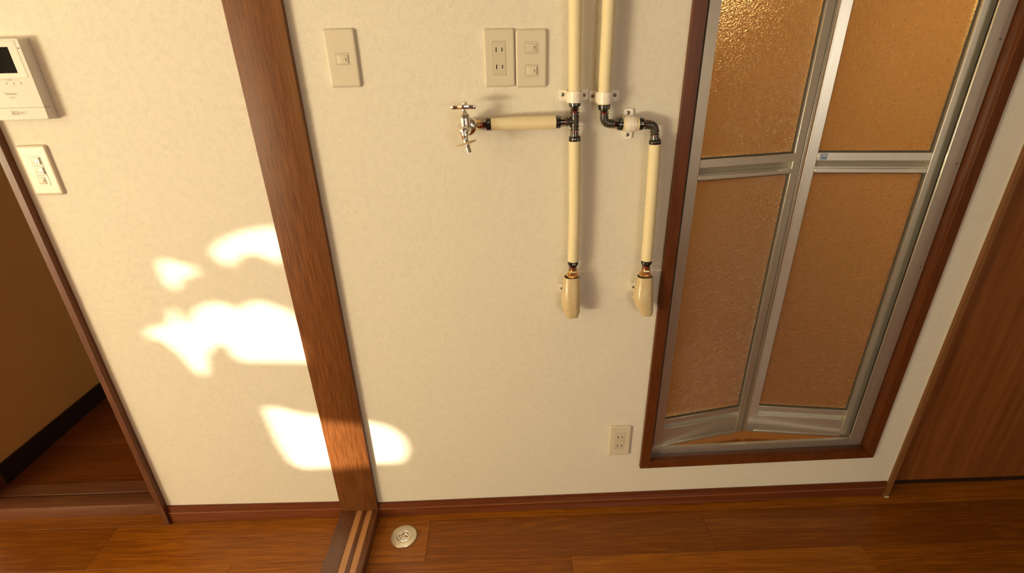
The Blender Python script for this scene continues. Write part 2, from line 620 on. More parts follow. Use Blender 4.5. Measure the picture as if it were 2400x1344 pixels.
def sun_hit(px, py):
    p = P(px, py, 0)
    t = (p.y - WB) / SUN_D.y
    q = p - SUN_D * t
    return (q.x, q.z)


cu = bpy.data.curves.new('sun_gobo', 'CURVE')
cu.dimensions = '2D'
cu.fill_mode = 'BOTH'
for loop in [[(WX0 - .06, WZ0 - .06), (WX1 + .06, WZ0 - .06), (WX1 + .06, WZ1 + .06), (WX0 - .06, WZ1 + .06)]] + [[sun_hit(*q) for q in pt] for pt in PATCHES]:
    s = cu.splines.new('POLY')
    s.points.add(len(loop) - 1)
    for pt, (x, z) in zip(s.points, loop): pt.co = (x, z, 0, 1)
    s.use_cyclic_u = True
cu.extrude = .002
to = bpy.data.objects.new('sun_gobo', cu)
COL.objects.link(to)
me = bpy.data.meshes.new_from_object(to.evaluated_get(bpy.context.evaluated_depsgraph_get()))
bpy.data.objects.remove(to)
for v in me.vertices: v.co = Vector((v.co.x, WB + .012 + v.co.z, v.co.y))
me.materials.clear()
tag(link('sun_gobo', me, M['gobo']), 'added beige sheet behind the camera with gaps cut to shape the sun patches', 'sun_gobo')
wn = empty('window_1', ((WX0 + WX1) / 2, WB - .05, WZ0))
struct(wn, 'aluminium sliding window behind the camera', 'window')
for x in (WX0 + .02, (WX0 + WX1) / 2 + .45, WX1 - .02): box('window_stile', x - .02, x + .02, WB - .08, WB - .04, WZ0, WZ1, M['alu'], wn)
for z in (WZ0 + .02, WZ1 - .02): box('window_rail', WX0, WX1, WB - .08, WB - .04, z - .02, z + .02, M['alux'], wn)

wn = empty('window_2', (1.25, WB - .05, .95))
struct(wn, 'small aluminium kitchen window behind the camera', 'window')
for x in (.77, 1.25, 1.73): box('window_stile', x - .02, x + .02, WB - .08, WB - .04, .95, 1.95, M['alu'], wn)
for z in (.97, 1.93): box('window_rail', .75, 1.75, WB - .08, WB - .04, z - .02, z + .02, M['alux'], wn)

# floor: sub-floor with every plank laid on it
fl = struct(box('floor', -5.4, 2.5, -4.05, .10, -.06, -.006, M['dark']), 'brown oak plank floor with tight joints', 'floor')


def plank(x0, x1, y0, y1, z1, mat, parent, t=.006, g=.0004):
    bm = bx(bmesh.new(), x0 + g, x1 - g, y0 + g, y1 - g, z1 - t, z1, .0005)
    return fin('plank', bm, mat, parent)


PW = .1525
TH0, TH1 = -.580, -.4545        # sliding-door threshold
for row in range(8):
    y1 = .095 if row == 0 else -.038 - PW * (row - 1)
    y0 = -.038 - PW * row
    st = (.178, .636)[row % 2 if row < 2 else (row) % 2]
    xs = sorted({round(st + .913 * k, 4) for k in range(-2, 4)})
    cuts = [TH1] + [x for x in xs if TH1 + .1 < x < 2.45] + [2.5]
    for a, b in zip(cuts[:-1], cuts[1:]): plank(a, b, y0, y1, 0, M['plank'], fl)
    y1l = .095 if row == 0 else -.021 - .156 * (row - 1)
    y0l = -.021 - .156 * row
    stl = (-.88, -1.336)[row % 2]
    xs = [round(stl + .913 * k, 4) for k in range(-6, 4)]
    cuts = [-3.6] + [x for x in xs if -3.5 < x < TH0 - .1] + [TH0]
    for a, b in zip(cuts[:-1], cuts[1:]): plank(a, b, y0l, y1l, 0, M['plank'], fl)
box('floor_boards', -5.4, 2.5, -4.05, -.038 - PW * 7 - .0045, -.006, 0, M['plank'], fl, kind='stuff')

# pillar between the two wall fields
post = struct(empty('trim_1', (-.5165, 0, 0)), 'broad brown timber pillar splitting the papered wall', 'pillar')
bm = bx(bmesh.new(), -.5785, -.4555, -.017, .05, .0, 2.45, .0012, 2)
fin('pillar_board', bm, M['post'], post, 40)
# old scratches on the pillar face
bm = bmesh.new()
for (xa, ya, xb, yb) in ((624, 371, 632, 403), (635, 369, 643, 401), (646, 371, 652, 400), (655, 369, 661, 401), (616, 255, 634, 245), (634, 330, 637, 352)):
    a, b = P(xa, ya, -.0172), P(xb, yb, -.0172)
    n = Vector((0, -1, 0)).cross(b - a).normalized() * .0007
    a1, b1 = a + (b - a) * .15, b
    bm.faces.new([bm.verts.new(q) for q in (a, b - n * .4, b + n * .5, a + n)])
fin('scratch', bm, M['dark'], post, kind='stuff')


# baseboards (tilted slightly to follow the lens bow)
def baseboard(name, x0, x1, zt0, zt1, yb0, yb1, label):
    root = struct(empty(name, ((x0 + x1) / 2, 0, 0)), label, 'baseboard')
    for part, f0, f1, ex in (('board', 0, .575, 0), ('highlight_bead', .575, .635, -.0010), ('cap_strip', .635, 1, .0022)):
        bm = bmesh.new()
        c = []
        for f in (f0, f1):
            for x, zt, yb in ((x0, zt0, yb0), (x1, zt1, yb1)):
                y = yb + (-.008 - yb) * f + ex
                c.append((Vector((x, .02, zt * f)), Vector((x, y, zt * f))))
        (a0, a1), (b0, b1), (d0, d1), (e0, e1) = c
        hexa(bm, [a0, b0, b1, a1, d0, e0, e1, d1])
        if part != 'highlight_bead':
            bmesh.ops.bevel(bm, geom=[e for e in bm.edges if abs((e.verts[0].co - e.verts[1].co).x) > .1], offset=.0020, segments=2, affect='EDGES')
        fin(part, bm, M['highlight_bead'] if part == 'highlight_bead' else M['base'], root, 40)
    return root


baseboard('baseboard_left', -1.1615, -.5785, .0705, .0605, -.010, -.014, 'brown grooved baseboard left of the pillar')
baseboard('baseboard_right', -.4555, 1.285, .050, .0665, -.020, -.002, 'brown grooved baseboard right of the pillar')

# threshold of the sliding door running from the pillar into the room
th = struct(empty('trim_2', (-.517, -.3, 0)), 'brown sliding door threshold with two pale inlaid tracks', 'threshold')
ZT = .033
xs = [TH0, -.5285, -.5075, -.494, -.474, TH1]
names = ['threshold_board', 'track_inlay', 'threshold_board', 'track_inlay', 'threshold_board']
for i, nme in enumerate(names):
    inl = nme == 'track_inlay'
    bm = bx(bmesh.new(), xs[i], xs[i + 1], -3.9, -.0172, -.004, ZT - (.0022 if inl else 0), 0 if inl else .0008)
    fin(nme, bm, M['inlay'] if inl else M['track'], th, 40)

# hall doorway: casing, sill, jamb, hall beyond
ct = struct(empty('trim_3', (-1.172, 0, 0)), 'dark brown casing along the left doorway', 'door casing')
fin('casing_board', bx(bmesh.new(), -1.1815, -1.1625, -.019, .135, 0, 2.04, .001), M['casing'], ct, 40)
fin('casing_stop', bx(bmesh.new(), -1.192, -1.182, .06, .11, .05, 2.03, .001), M['casing'], ct, 40)
sl2 = struct(empty('trim_4', (-1.5, .08, 0)), 'dark raised wooden sill in the left doorway with a groove', 'door sill')
fin('sill_board', bx(bmesh.new(), -1.84, -1.1818, .026, .078, -.004, .050, .0015, 2), M['sillwood'], sl2, 40)
fin('sill_board', bx(bmesh.new(), -1.84, -1.1818, .083, .135, -.004, .050, .0010), M['sillwood'], sl2, 40)
fin('groove', bx(bmesh.new(), -1.84, -1.1818, .078, .083, -.004, .042), M['dark'], sl2)
jb = struct(empty('trim_5', (-1.85, .08, 0)), 'dark jamb at the left edge of the left doorway', 'door jamb')
fin('jamb_board', bx(bmesh.new(), -1.90, -1.818, .04, .135, .0505, 2.02, .001), M['casing'], jb, 40)
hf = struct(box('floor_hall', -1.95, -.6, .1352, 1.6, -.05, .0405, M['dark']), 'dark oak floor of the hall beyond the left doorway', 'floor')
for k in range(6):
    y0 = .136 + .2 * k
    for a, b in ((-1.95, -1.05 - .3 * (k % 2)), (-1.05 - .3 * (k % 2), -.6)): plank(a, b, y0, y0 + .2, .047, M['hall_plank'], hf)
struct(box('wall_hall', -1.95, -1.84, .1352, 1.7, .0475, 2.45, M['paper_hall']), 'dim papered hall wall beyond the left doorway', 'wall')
struct(box('wall_hall_end', -1.95, -.6, 1.6, 1.7, .0475, 2.45, M['plaster']), 'plain end wall of the hall, out of view', 'wall')
struct(box('wall_hall_right', -.6, -.5, .1, 1.7, .0, 2.45, M['plaster']), 'plain inner hall wall, out of view', 'wall')
hb = struct(empty('baseboard_hall', (-1.84, .6, .047)), 'near-black baseboard along the hall wall', 'baseboard')
bm = bmesh.new()
hexa(bm, [(-1.8395, .137, .0478), (-1.8395, 1.59, .0478), (-1.826, 1.59, .0478), (-1.826, .137, .0478),
          (-1.8395, .137, .126), (-1.8395, 1.59, .108), (-1.829, 1.59, .108), (-1.829, .137, .126)])
fin('board', bm, M['dark'], hb)

# wooden frame of the bathroom door, mitred at the corners
wfz = struct(empty('trim_6', (.81, 0, .18)), 'reddish brown mitred wooden frame round the bathroom door', 'door frame')
FO0, FO1, FI0, FI1 = .4245, 1.1970, .4555, 1.1690
OZ0, OZ1, IZ0, IZ1, FT = .1730, .1858, .2000, .2140, 2.06
yf, yb = -.012, .020


def mitre(name, a, b, c, d, ybk=None):
    """one mitred board: outer edge a-b, inner edge c-d (x, z pairs)"""
    bm = bmesh.new()
    k = ybk if ybk is not None else yb
    hexa(bm, [(a[0], yf, a[1]), (b[0], yf, b[1]), (d[0], yf, d[1]), (c[0], yf, c[1]),
              (a[0], k, a[1]), (b[0], k, b[1]), (d[0], k, d[1]), (c[0], k, c[1])])
    bmesh.ops.bevel(bm, geom=list(bm.edges), offset=.0008, segments=1, affect='EDGES')
    fin(name, bm, M['frame'], wfz, 40)


mitre('jamb_board', (FO0, OZ0), (FO0, FT), (FI0, IZ0), (FI0, FT - .03))
mitre('jamb_board', (FO1, OZ1), (FO1, FT), (FI1, IZ1), (FI1, FT - .03), .024)
mitre('sill_board', (FO0, OZ0), (FO1, OZ1), (FI0, IZ0), (FI1, IZ1))
mitre('head_board', (FO0, FT), (FO1, FT), (FI0, FT - .03), (FI1, FT - .03))

fin('inner_sill', bx(bmesh.new(), .4525, 1.172, .036, .0995, .1852, .1900), M['bathfloor'], wfz)
# bathroom behind the folding door
bath = [('wall_bathroom_left', .30, .40, .10, 1.5, 0, 2.45), ('wall_bathroom_right', 1.40, 1.50, .10, 1.5, 0, 2.45), ('wall_bathroom_end', .30, 1.50, 1.5, 1.6, 0, 2.45)]
for n, x0, x1, y0, y1, z0, z1 in bath: struct(box(n, x0, x1, y0, y1, z0, z1, M['bath']), 'amber bathroom wall seen blurred through the glass', 'wall')
struct(box('floor_bathroom', .40, 1.40, .1005, 1.5, .08, .12, M['bathfloor']), 'orange brown bathroom floor seen below the folding door', 'floor')

# right: door trim and the flush wooden sliding door
tr = struct(empty('trim_7', (1.29, 0, 0)), 'narrow brown corner trim at the right end of the papered wall', 'trim')
fin('trim_board', bx(bmesh.new(), 1.2872, 1.303, -.012, .05, 0, 2.45, .001), M['trimlight'], tr, 40)
fin('trim_foot', bx(bmesh.new(), 1.2876, 1.3026, -.0135, -.0121, 0, .007, .0004), M['ivory'], tr)
fin('trim_edge', bx(bmesh.new(), 1.2852, 1.2872, -.0035, .02, .064, 2.45, .0003), M['ivory'], tr)
d2 = struct(empty('door_2', (1.9, .045, 0)), 'flat brown wood grain sliding door at the right edge', 'door')
fin('door_leaf', bx(bmesh.new(), 1.305, 2.20, .040, .07, .022, 2.05, .001), M['panel'], d2, 40)
fin('bottom_rail', bx(bmesh.new(), 1.305, 2.20, .042, .068, .002, .0215, .0005), M['dark'], d2, 40)
bm = bmesh.new()
bx(bm, 1.303, 2.5, .0705, .095, 0, 2.45)
bx(bm, 2.2005, 2.5, .03, .0705, 0, 2.45)
struct(fin('wall_front_right', bm, M['plaster']), 'wall behind the sliding door on the right', 'wall')

# ------------------------------------------------------------------ folding bathroom door
dr = struct(empty('door_1', (.81, .03, .2)), 'two-leaf aluminium folding bathroom door with amber obscured glass, slightly open', 'door')
# outer aluminium frame
fr = fin('door_frame', bmesh.new(), M['alu'], dr)
bpy.data.meshes.remove(fr.data)
bm = bmesh.new()
bx(bm, 1.1275, 1.1680, .0205, .026, .2395, 2.03, .0008)
fr = fin('frame_jamb', bm, M['alu'], dr, 40)
fin('frame_lip', bx(bmesh.new(), 1.1230, 1.1275, .0175, .0225, .240, 2.03, .0008), M['alu'], dr, 40)
fin('gap_shade', bx(bmesh.new(), 1.1400, 1.1680, .0262, .075, .2395, 2.03), M['gasket'], dr)  # dark strip painted in for the unlit gap behind the lip
fin('frame_jamb', bx(bmesh.new(), .4563, .4665, .0220, .060, .2285, 2.03, .0008), M['alu'], dr, 40)
bm = bmesh.new()
hexa(bm, [(.4563, .0215, .1920), (1.1680, .0215, .2065), (1.1680, .034, .2065), (.4563, .034, .1920),
          (.4563, .0215, .2265), (1.1680, .0215, .2392), (1.1680, .031, .2407), (.4563, .031, .2280)])
fin('frame_sill', bm, M['alux'], dr)
fin('frame_head', bx(bmesh.new(), .4563, 1.1680, .0215, .060, 2.0305, 2.058, .0008), M['alux'], dr, 40)


def screw(loc, nrm, r, mat, parent, name='screw'):
    n = Vector(nrm).normalized()
    _, a, b = frame_of(n)
    bm = bmesh.new()
    revolve(bm, [(0, r * 1.0), (r * .25, r), (r * .5, r * .72), (r * .58, r * .45)], loc, n, 18)
    o = fin(name, bm, mat, parent, 40)
    bm = bmesh.new()
    for d, e in ((a, b), (b, a)):
        p = Vector(loc) + n * r * .45
        q = [p + d * r * .55 * s1 + e * r * .14 * s2 + n * r * k for k in (0, .18) for s1, s2 in ((-1, -1), (1, -1), (1, 1), (-1, 1))]
        hexa(bm, q)
    fin('cross_slot', bm, M['slot'], o)
    return o


for px, py in ((2343, 92), (2242, 384), (2157, 626), (2085.5, 830), (2024, 1002)): screw(P(px, py, .0204), (0, -1, 0), .0028, M['steel'], dr)
for px, py in ((1570.7, 1059.5), (1768.8, 1050), (1963, 1039)): screw(P(px, py, .0213), (0, -1, 0), .0028, M['steel'], dr)


def leaf(S, E, mirror):
    S, E = Vector(S), Vector(E)
    u = (E - S).normalized()
    n = Vector((u.y, -u.x))               # towards the room
    L = (E - S).length
    root = empty('door_leaf', (S.x, S.y, .226))
    root.parent = dr
    root.matrix_parent_inverse = Matrix.Translation(-Vector(dr.location))

    def pl(a, z, d):                      # along, height, depth towards room
        return Vector((S.x + u.x * a + n.x * d, S.y + u.y * a + n.y * d, z))

    def part(name, a0, a1, z0, z1, d0, d1, mat, bev=.0007):
        bm = bmesh.new()
        hexa(bm, [pl(a0, z0, d0), pl(a1, z0, d0), pl(a1, z0, d1), pl(a0, z0, d1), pl(a0, z1, d0), pl(a1, z1, d0), pl(a1, z1, d1), pl(a0, z1, d1)])
        if bev: bmesh.ops.bevel(bm, geom=list(bm.edges), offset=bev, segments=1, affect='EDGES')
        return fin(name, bm, mat, root, 40)

    D = -.026                             # leaf thickness behind its front face
    zt = 1.985
    if not mirror:
        part('stile', .001, .031, .228, zt, D, 0, M['alu'])
        part('stile', .3035, .3255, .228, zt, D, 0, M['alu'])
        for k in range(3): part('stile_rib', .3262 + .0042 * k, .3290 + .0042 * k, .228, zt, D, -.002 + .0010 * (k % 2), M['alu'], .0003)
        g0, g1 = .031, .3035
    else:
        part('stile', .001, .026, .228, zt, D, 0, M['alu'])
        part('stile_lip', -.0015, .001, .228, zt, D, .0015, M['alu'], .0003)
        part('stile', .3060, .333, .228, zt, D, 0, M['alu'])
        part('stile_lip', .3030, .3060, .228, zt, D, .0022, M['alu'], .0004)
        g0, g1 = .026, .3030
    e = .0003
    # bottom rail, groove, kick panel
    part('bottom_rail', g0 + e, g1 - e, .3175, .3365, D, -.002, M['alux'])
    part('rail_groove', g0 + e, g1 - e, .2985, .3172, D, -.016, M['alux'], 0)
    part('kick_panel', g0 + e, g1 - e, .2360, .2982, D, -.002, M['alux'])
    part('bottom_lip', g0 + e, g1 - e, .2280, .2357, D, .0015, M['alux'])
    # handle rail at mid height: upper flange, sloped recess, lower lip
    part('handle_rail', g0 + e, g1 - e, 1.1490, 1.1695, D, .002, M['alux'])
    bm = bmesh.new()
    hexa(bm, [pl(g0 + e, 1.131, D), pl(g1 - e, 1.131, D), pl(g1 - e, 1.131, -.016), pl(g0 + e, 1.131, -.016),
              pl(g0 + e, 1.1487, D), pl(g1 - e, 1.1487, D), pl(g1 - e, 1.1487, -.005), pl(g0 + e, 1.1487, -.005)])
    fin('handle_recess', bm, M['alux'], root)
    part('handle_lip', g0 + e, g1 - e, 1.1170, 1.1290, D, .003, M['alux'], .0015)
    part('handle_lip', g0 + e, g1 - e, 1.1290, 1.1307, D, -.010, M['alux'], 0)
    part('top_rail', g0 + e, g1 - e, 1.93, zt, D, -.002, M['alux'])
    for z0, z1 in ((.3368, 1.1167), (1.1698, 1.9297)):
        p = part('glass_pane', g0 + .001, g1 - .001, z0 + .001, z1 - .001, -.015, -.010, M['glass'], 0)
        bm = bmesh.new()
        gk = .0035
        for a0, a1, b0, b1 in ((g0 + e, g0 + gk, z0, z1), (g1 - gk, g1 - e, z0, z1), (g0 + gk, g1 - gk, z0, z0 + gk), (g0 + gk, g1 - gk, z1 - gk, z1)):
            hexa(bm, [pl(a0, b0, -.0098), pl(a1, b0, -.0098), pl(a1, b0, -.007), pl(a0, b0, -.007), pl(a0, b1, -.0098), pl(a1, b1, -.0098), pl(a1, b1, -.007), pl(a0, b1, -.007)])
        fin('gasket', bm, M['gasket'], root)
    return root, pl


A, B, C = (.471, .0240), (.8030, .0870), (1.1380, .0390)
leaf(A, B, False)
lf, pl = leaf((B[0] + .0035, B[1]), C, True)
lf['label'] = 'right leaf of the folding door with a small blue sticker'
# blue push sticker
c = pl(.0415, 1.1592, .0022)
u2 = (pl(1, 1, 0) - pl(0, 1, 0))
nn = (pl(0, 1, 1) - pl(0, 1, 0))


def rrect(w_, h_, r, n=5):
    pts = []
    for cx, cz, a0 in ((w_ / 2 - r, h_ / 2 - r, 0), (-w_ / 2 + r, h_ / 2 - r, PI / 2), (-w_ / 2 + r, -h_ / 2 + r, PI), (w_ / 2 - r, -h_ / 2 + r, 1.5 * PI)):
        for k in range(n + 1):
            a = a0 + PI / 2 * k / n
            pts.append((cx + r * math.cos(a), cz + r * math.sin(a)))
    return pts


pc = lambda a, z, d: c + u2 * a + Vector((0, 0, z)) + nn * d
st = fin('push_sticker', prism(bmesh.new(), rrect(.0175, .0165, .003), pc, 0, .0003), M['blue'], lf)
st['label'] = 'blue square sticker with white sign for push'
bm = bmesh.new()
o_, i_ = rrect(.0148, .0138, .0024), rrect(.0122, .0112, .0018)
vo = [bm.verts.new(pc(a, z, .0005)) for a, z in o_]
vi = [bm.verts.new(pc(a, z, .0005)) for a, z in i_]
for k in range(len(vo)): bm.faces.new((vo[k], vo[(k + 1) % len(vo)], vi[(k + 1) % len(vi)], vi[k]))
# the white border and sign are printed on the sticker: fold them into its mesh as a second material
me0 = bpy.data.meshes.new('print')
bm.to_mesh(me0)
bm.free()
tm = text_mesh('押', .0100)
for v in tm.vertices: v.co = pc(v.co.x, v.co.y, .0005)
bm = bmesh.new()
bm.from_mesh(st.data)
nb = len(bm.faces)
bm.from_mesh(me0)
bm.from_mesh(tm)
bm.faces.ensure_lookup_table()
for f in bm.faces[nb:]: f.material_index = 1
bm.to_mesh(st.data)
bm.free()
st.data.materials.append(M['white_print'])


# ------------------------------------------------------------------ switch plates and outlets
def plate_mesh(bm, w_, h_, d, loc, r=.0055, slope=.003):
    """rounded plate with a sloped shoulder; origin at its back centre on the wall"""
    L = Vector(loc)
    pl_ = lambda a, z, dd: L + Vector((a, -dd, z))
    prof = [(0, 0.0002), (0, d * .45), (slope * .45, d * .85), (slope, d), (slope * 2.2, d)]
    rings = []
    for ins, dd in prof:
        pts = rrect(w_ - 2 * ins, h_ - 2 * ins, max(r - ins * .5, .002))
        rings.append([bm.verts.new(pl_(a, z, dd)) for a, z in pts])
    n = len(rings[0])
    for i in range(len(rings) - 1):
        for k in range(n): bm.faces.new((rings[i][k], rings[i][(k + 1) % n], rings[i + 1][(k + 1) % n], rings[i + 1][k]))
    bm.faces.new(rings[0])
    bm.faces.new(rings[-1])
    return bm


PD = .0075


def plate(name, px4, label, cat):
    xs = [P(*q, -.005) for q in px4]
    cx = sum(q.x for q in xs) / 4
    cz = sum(q.z for q in xs) / 4
    root = empty(name, (cx, 0, cz))
    tag(root, label, cat)
    fin('cover_plate', plate_mesh(bmesh.new(), .0700, .1195, PD, (cx, 0, cz)), M['ivory'], root, 35)
    return root, Vector((cx, -PD, cz))


def inset(root, o, dx, dz, w_, h_, name='switch_housing'):
    """flush housing with a thin shadow joint round it"""
    bm = bmesh.new()
    q = o + Vector((dx, 0, dz))
    bx(bm, q.x - w_ / 2 - .0004, q.x + w_ / 2 + .0004, q.y - .00012, q.y + .002, q.z - h_ / 2 - .0004, q.z + h_ / 2 + .0004)
    fin('joint', bm, M['ink'], root)
    bm = bmesh.new()
    bx(bm, q.x - w_ / 2, q.x + w_ / 2, q.y - .0007, q.y + .002, q.z - h_ / 2, q.z + h_ / 2, .0002)
    return fin(name, bm, M['ivory2'], root)


def rocker(root, o, dx, dz, w_, h_, tilt=0.0, mat=None, dot=True):
    q = o + Vector((dx, -.0006, dz))
    bm = bmesh.new()
    bx(bm, -w_ / 2, w_ / 2, -.0016, .0006, -h_ / 2, h_ / 2, .0006, 2)
    R = Matrix.Rotation(tilt, 4, 'Z')
    for v in bm.verts: v.co = q + (R @ v.co)
    k = fin('rocker', bm, mat or M['ivory'], root, 40)
    if dot:
        bm = bmesh.new()
        bx(bm, w_ * .30 - .0006, w_ * .30 + .0008, -.00175, -.0010, -.0026, .0026)
        for v in bm.verts: v.co = q + (R @ v.co)
        fin('indicator', bm, M['slot'], k)
    return k


def receptacle(root, o):
    inset(root, o, 0, 0, .0290, .0690, 'socket_block')
    for dz in (.0175, -.0175):
        for dx in (-.0065, .0065):
            q = o + Vector((dx, 0, dz))
            pp = lambda a, z, d: q + Vector((a, -d, z))
            s = fin('socket', prism(bmesh.new(), rrect(.0088, .0140, .0030), pp, .0004, .0011), M['ivory'], root, 40)
            hgt = .0098 if dx < 0 else .0084
            fin('blade_slot', bx(bmesh.new(), q.x - .0013, q.x + .0013, q.y - .00125, q.y - .0005, q.z - hgt / 2, q.z + hgt / 2), M['slot'], s)


r1, o1 = plate('light_switch', [(755, 67.5), (829, 66), (776, 205), (846, 204)], 'single ivory light switch plate right of the brown pillar', 'light switch')
inset(r1, o1, .0015, -.001, .0285, .0240)
rocker(r1, o1, .0022, -.002, .0235, .0170, .03)
r2, o2 = plate('power_outlet', [(1131, 66), (1205, 66), (1137, 204.5), (1207.5, 204)], 'upper double power outlet with four slots beside the two-rocker switch', 'outlet')
receptacle(r2, o2)
r3, o3 = plate('light_switch', [(1207.5, 67.5), (1281, 67), (1209.5, 205), (1282, 205)], 'ivory two-rocker switch plate left of the cream pipes', 'light switch')
for dz, tl in ((.0225, .07), (-.0245, -.07)):
    inset(r3, o3, .0005, dz, .0285, .0240)
    rocker(r3, o3, .0005, dz, .0225, .0170, tl)
r4, o4 = plate('power_outlet', [(1429, 998.3), (1482.1, 998.3), (1423.4, 1069.3), (1475, 1068)], 'lower double power outlet near the floor left of the bathroom door', 'outlet')
receptacle(r4, o4)
r5, o5 = plate('light_switch', [(35, 340.3), (110, 339.5), (80, 458.6), (151.8, 457.8)], 'ivory three-rocker switch plate below the intercom', 'light switch')
for i, dz in enumerate((.0235, 0, -.0235)):
    inset(r5, o5, .001, dz, .0265, .0228)
    if i < 2: rocker(r5, o5, .0005, dz, .0225, .0165, -.10, M['ivory_glare'])
    else: rocker(r5, o5, -.0022, dz, .0175, .0165, .05)

# ------------------------------------------------------------------ video intercom
ic = empty('video_intercom', (-1.085, 0, 1.395))
tag(ic, 'white wall video intercom with black screen at the left edge', 'intercom')
IX0, IX1, IZ0_, IZ1_, ID = -1.150, -1.0195, 1.3120, 1.4795, .027
bm = bmesh.new()
rings = []
for ins, d in ((0, .0003), (0, .010), (.0010, .0110), (.0012, .0255), (.0022, .0268), (.004, ID)):
    pts = rrect(IX1 - IX0 - 2 * ins, IZ1_ - IZ0_ - 2 * ins, .004)
    rings.append([bm.verts.new(((IX0 + IX1) / 2 + a, -d, (IZ0_ + IZ1_) / 2 + z)) for a, z in pts])
n = len(rings[0])
for i in range(len(rings) - 1):
    for k in range(n): bm.faces.new((rings[i][k], rings[i][(k + 1) % n], rings[i + 1][(k + 1) % n], rings[i + 1][k]))
bm.faces.new(rings[0])
bm.faces.new(rings[-1])
fin('case', bm, M['intercom'], ic, 40)
box('seam', IX0 - .0001, IX1 + .0001, -ID - .0001, -.0115, 1.3388, 1.3396, M['ink'], ic)
fin('screen_bezel', bx(bmesh.new(), -1.141, -1.0300, -ID - .0006, -ID + .001, 1.4010, 1.4735, .0004), M['bezel'], ic, 40)
fin('screen', bx(bmesh.new(), -1.1235, -1.0480, -ID - .0009, -ID, 1.4105, 1.4620, .0003), M['screen'], ic, 40)
led = P(43, 113, -ID - .0008)
fin('microphone_hole', revolve(bmesh.new(), [(0, .0012), (.0003, .0012)], led, (0, -1, 0), 12), M['slot'], ic)
for px in (-8, 9.5, 26.8, 44):
    q = P(px, 195.5, -ID)
    b_ = fin('button', bx(bmesh.new(), q.x - .0060, q.x + .0060, q.y - .0010, q.y, q.z - .0024, q.z + .0024, .0005), M['intercom'], ic, 40)
for px, s in ((8, 'モニター'), (24, '音量設定'), (42, 'メニュー')):
    q = P(px - 2, 187.5, -ID - .0002)
    text_flat('button_lettering', s, .0034, q, M['ink'], ic)
text_flat('maker_lettering', 'Panasonic', .0068, P(25.5, 220, -ID - .0002), M['ink'], ic)
text_flat('type_lettering', 'Color', .0050, P(29.5, 228.5, -ID - .0002), M['ink'], ic)
text_flat('talk_lettering', '通話', .0100, P(37, 266, -ID - .0002), M['ink'], ic)
text_flat('end_lettering', '/ 終了', .0068, P(54.5, 265.5, -ID - .0002), M['ink'], ic)

# ------------------------------------------------------------------ water pipes
YP = -.032
RF = .0143


def sleeve(root, pts, r=RF):
    bm = bmesh.new()
    sweep(bm, pts, r, 40)
    return fin('foam_sleeve', bm, M['foam'], root, 50)


def spline(pts, k=6):
    out = []
    n = len(pts)
    for i in range(n - 1):
        p0, p1, p2, p3 = pts[max(i - 1, 0)], pts[i], pts[i + 1], pts[min(i + 2, n - 1)]
        for j in range(k):
            t = j / k
            out.append(.5 * ((2 * p1) + (p2 - p0) * t + (2 * p0 - 5 * p1 + 4 * p2 - p3) * t * t + (3 * p1 - p0 - 3 * p2 + p3) * t ** 3))
    out.append(pts[-1])
    return out


def leg_fit(root, nut_end, body_end, txt=None, flip=False, tsize=.0085):
    """black lock nut at nut_end (towards the sleeve), clear collar, red ring, ribbed neck ending at body_end"""
    a, b = Vector(nut_end), Vector(body_end)
    t = b - a
    L = t.length
    nut = bmesh.new()
    ln = .0105
    revolve(nut, [(0, .0128), (.0006, .0140), (.0060, .0140), (.0064, .0136), (ln - .0006, .0136), (ln, .0125)], a, t, 36)
    nt = fin('lock_nut', nut, M['black'], root, 40)
    fin('core', revolve(bmesh.new(), [(ln - .001, .0086), (L * .52, .0078), (L * .60, .0074)], a, t, 28), M['black'], root, 40)
    fin('clear_collar', revolve(bmesh.new(), [(ln + .0001, .0112), (L * .50, .0106), (L * .685, .0098), (L * .685, .0082), (L * .5, .0088), (ln + .0001, .0092)], a, t, 32, False), M['clear'], root, 40)
    fin('red_ring', revolve(bmesh.new(), [(L * .605, .0076), (L * .61, .0081), (L * .665, .0081), (L * .67, .0076)], a, t, 28), M['red'], root, 40)
    fin('neck', revolve(bmesh.new(), [(L * .672, .0082), (L * .69, .0112), (L * .735, .0112), (L * .75, .0086), (L * .88, .0086), (L * .895, .0112), (L * .945, .0112), (L * .96, .0088), (L, .0088)], a, t, 30), M['charcoal'], root, 30)
    if txt:
        text_round('nut_lettering', txt, tsize, a + t.normalized() * (ln * .5), t, (0, -1, .25), .01412, M['white_print'], nt, flip)
    return nt


# ---- left run: down pipe, tee, branch to the faucet, lower pipe, taped outlet
wp = empty('water_pipe', P(1347, 285, YP))
tag(wp, 'left cream lagged water pipe with tee branching to the faucet', 'water pipe')
tee = P(1347.0, 285, YP)
p_top = P(1349, -45, YP)
n1a = P(1347.0, 237.5, YP)      # nut above the tee, start
sleeve(wp, [Vector((p_top.x + .012, YP, 2.449))] + spline([p_top, P(1348.3, 60, YP), P(1347.6, 150, YP), n1a + Vector((0, 0, .0002))], 6))
leg_fit(wp, n1a, tee + Vector((0, 0, .0085)), 'ロックナット', False, .0058)
n1b = P(1347.2, 330.3, YP)
leg_fit(wp, n1b, tee - Vector((0, 0, .0085)), '13 mm', True, .0075)
n1c = P(1302.5, 286.5, YP)
leg_fit(wp, n1c, tee - Vector((.0085, 0, 0)), 'S ▭▭', False, .0085)
bm = bmesh.new()
sweep(bm, [tee + Vector((0, 0, .0095)), tee - Vector((0, 0, .0095))], .0094, 30)
sweep(bm, [tee - Vector((.0095, 0, 0)), tee], .0094, 30)
fin('tee_body', bm, M['charcoal'], wp, 40)
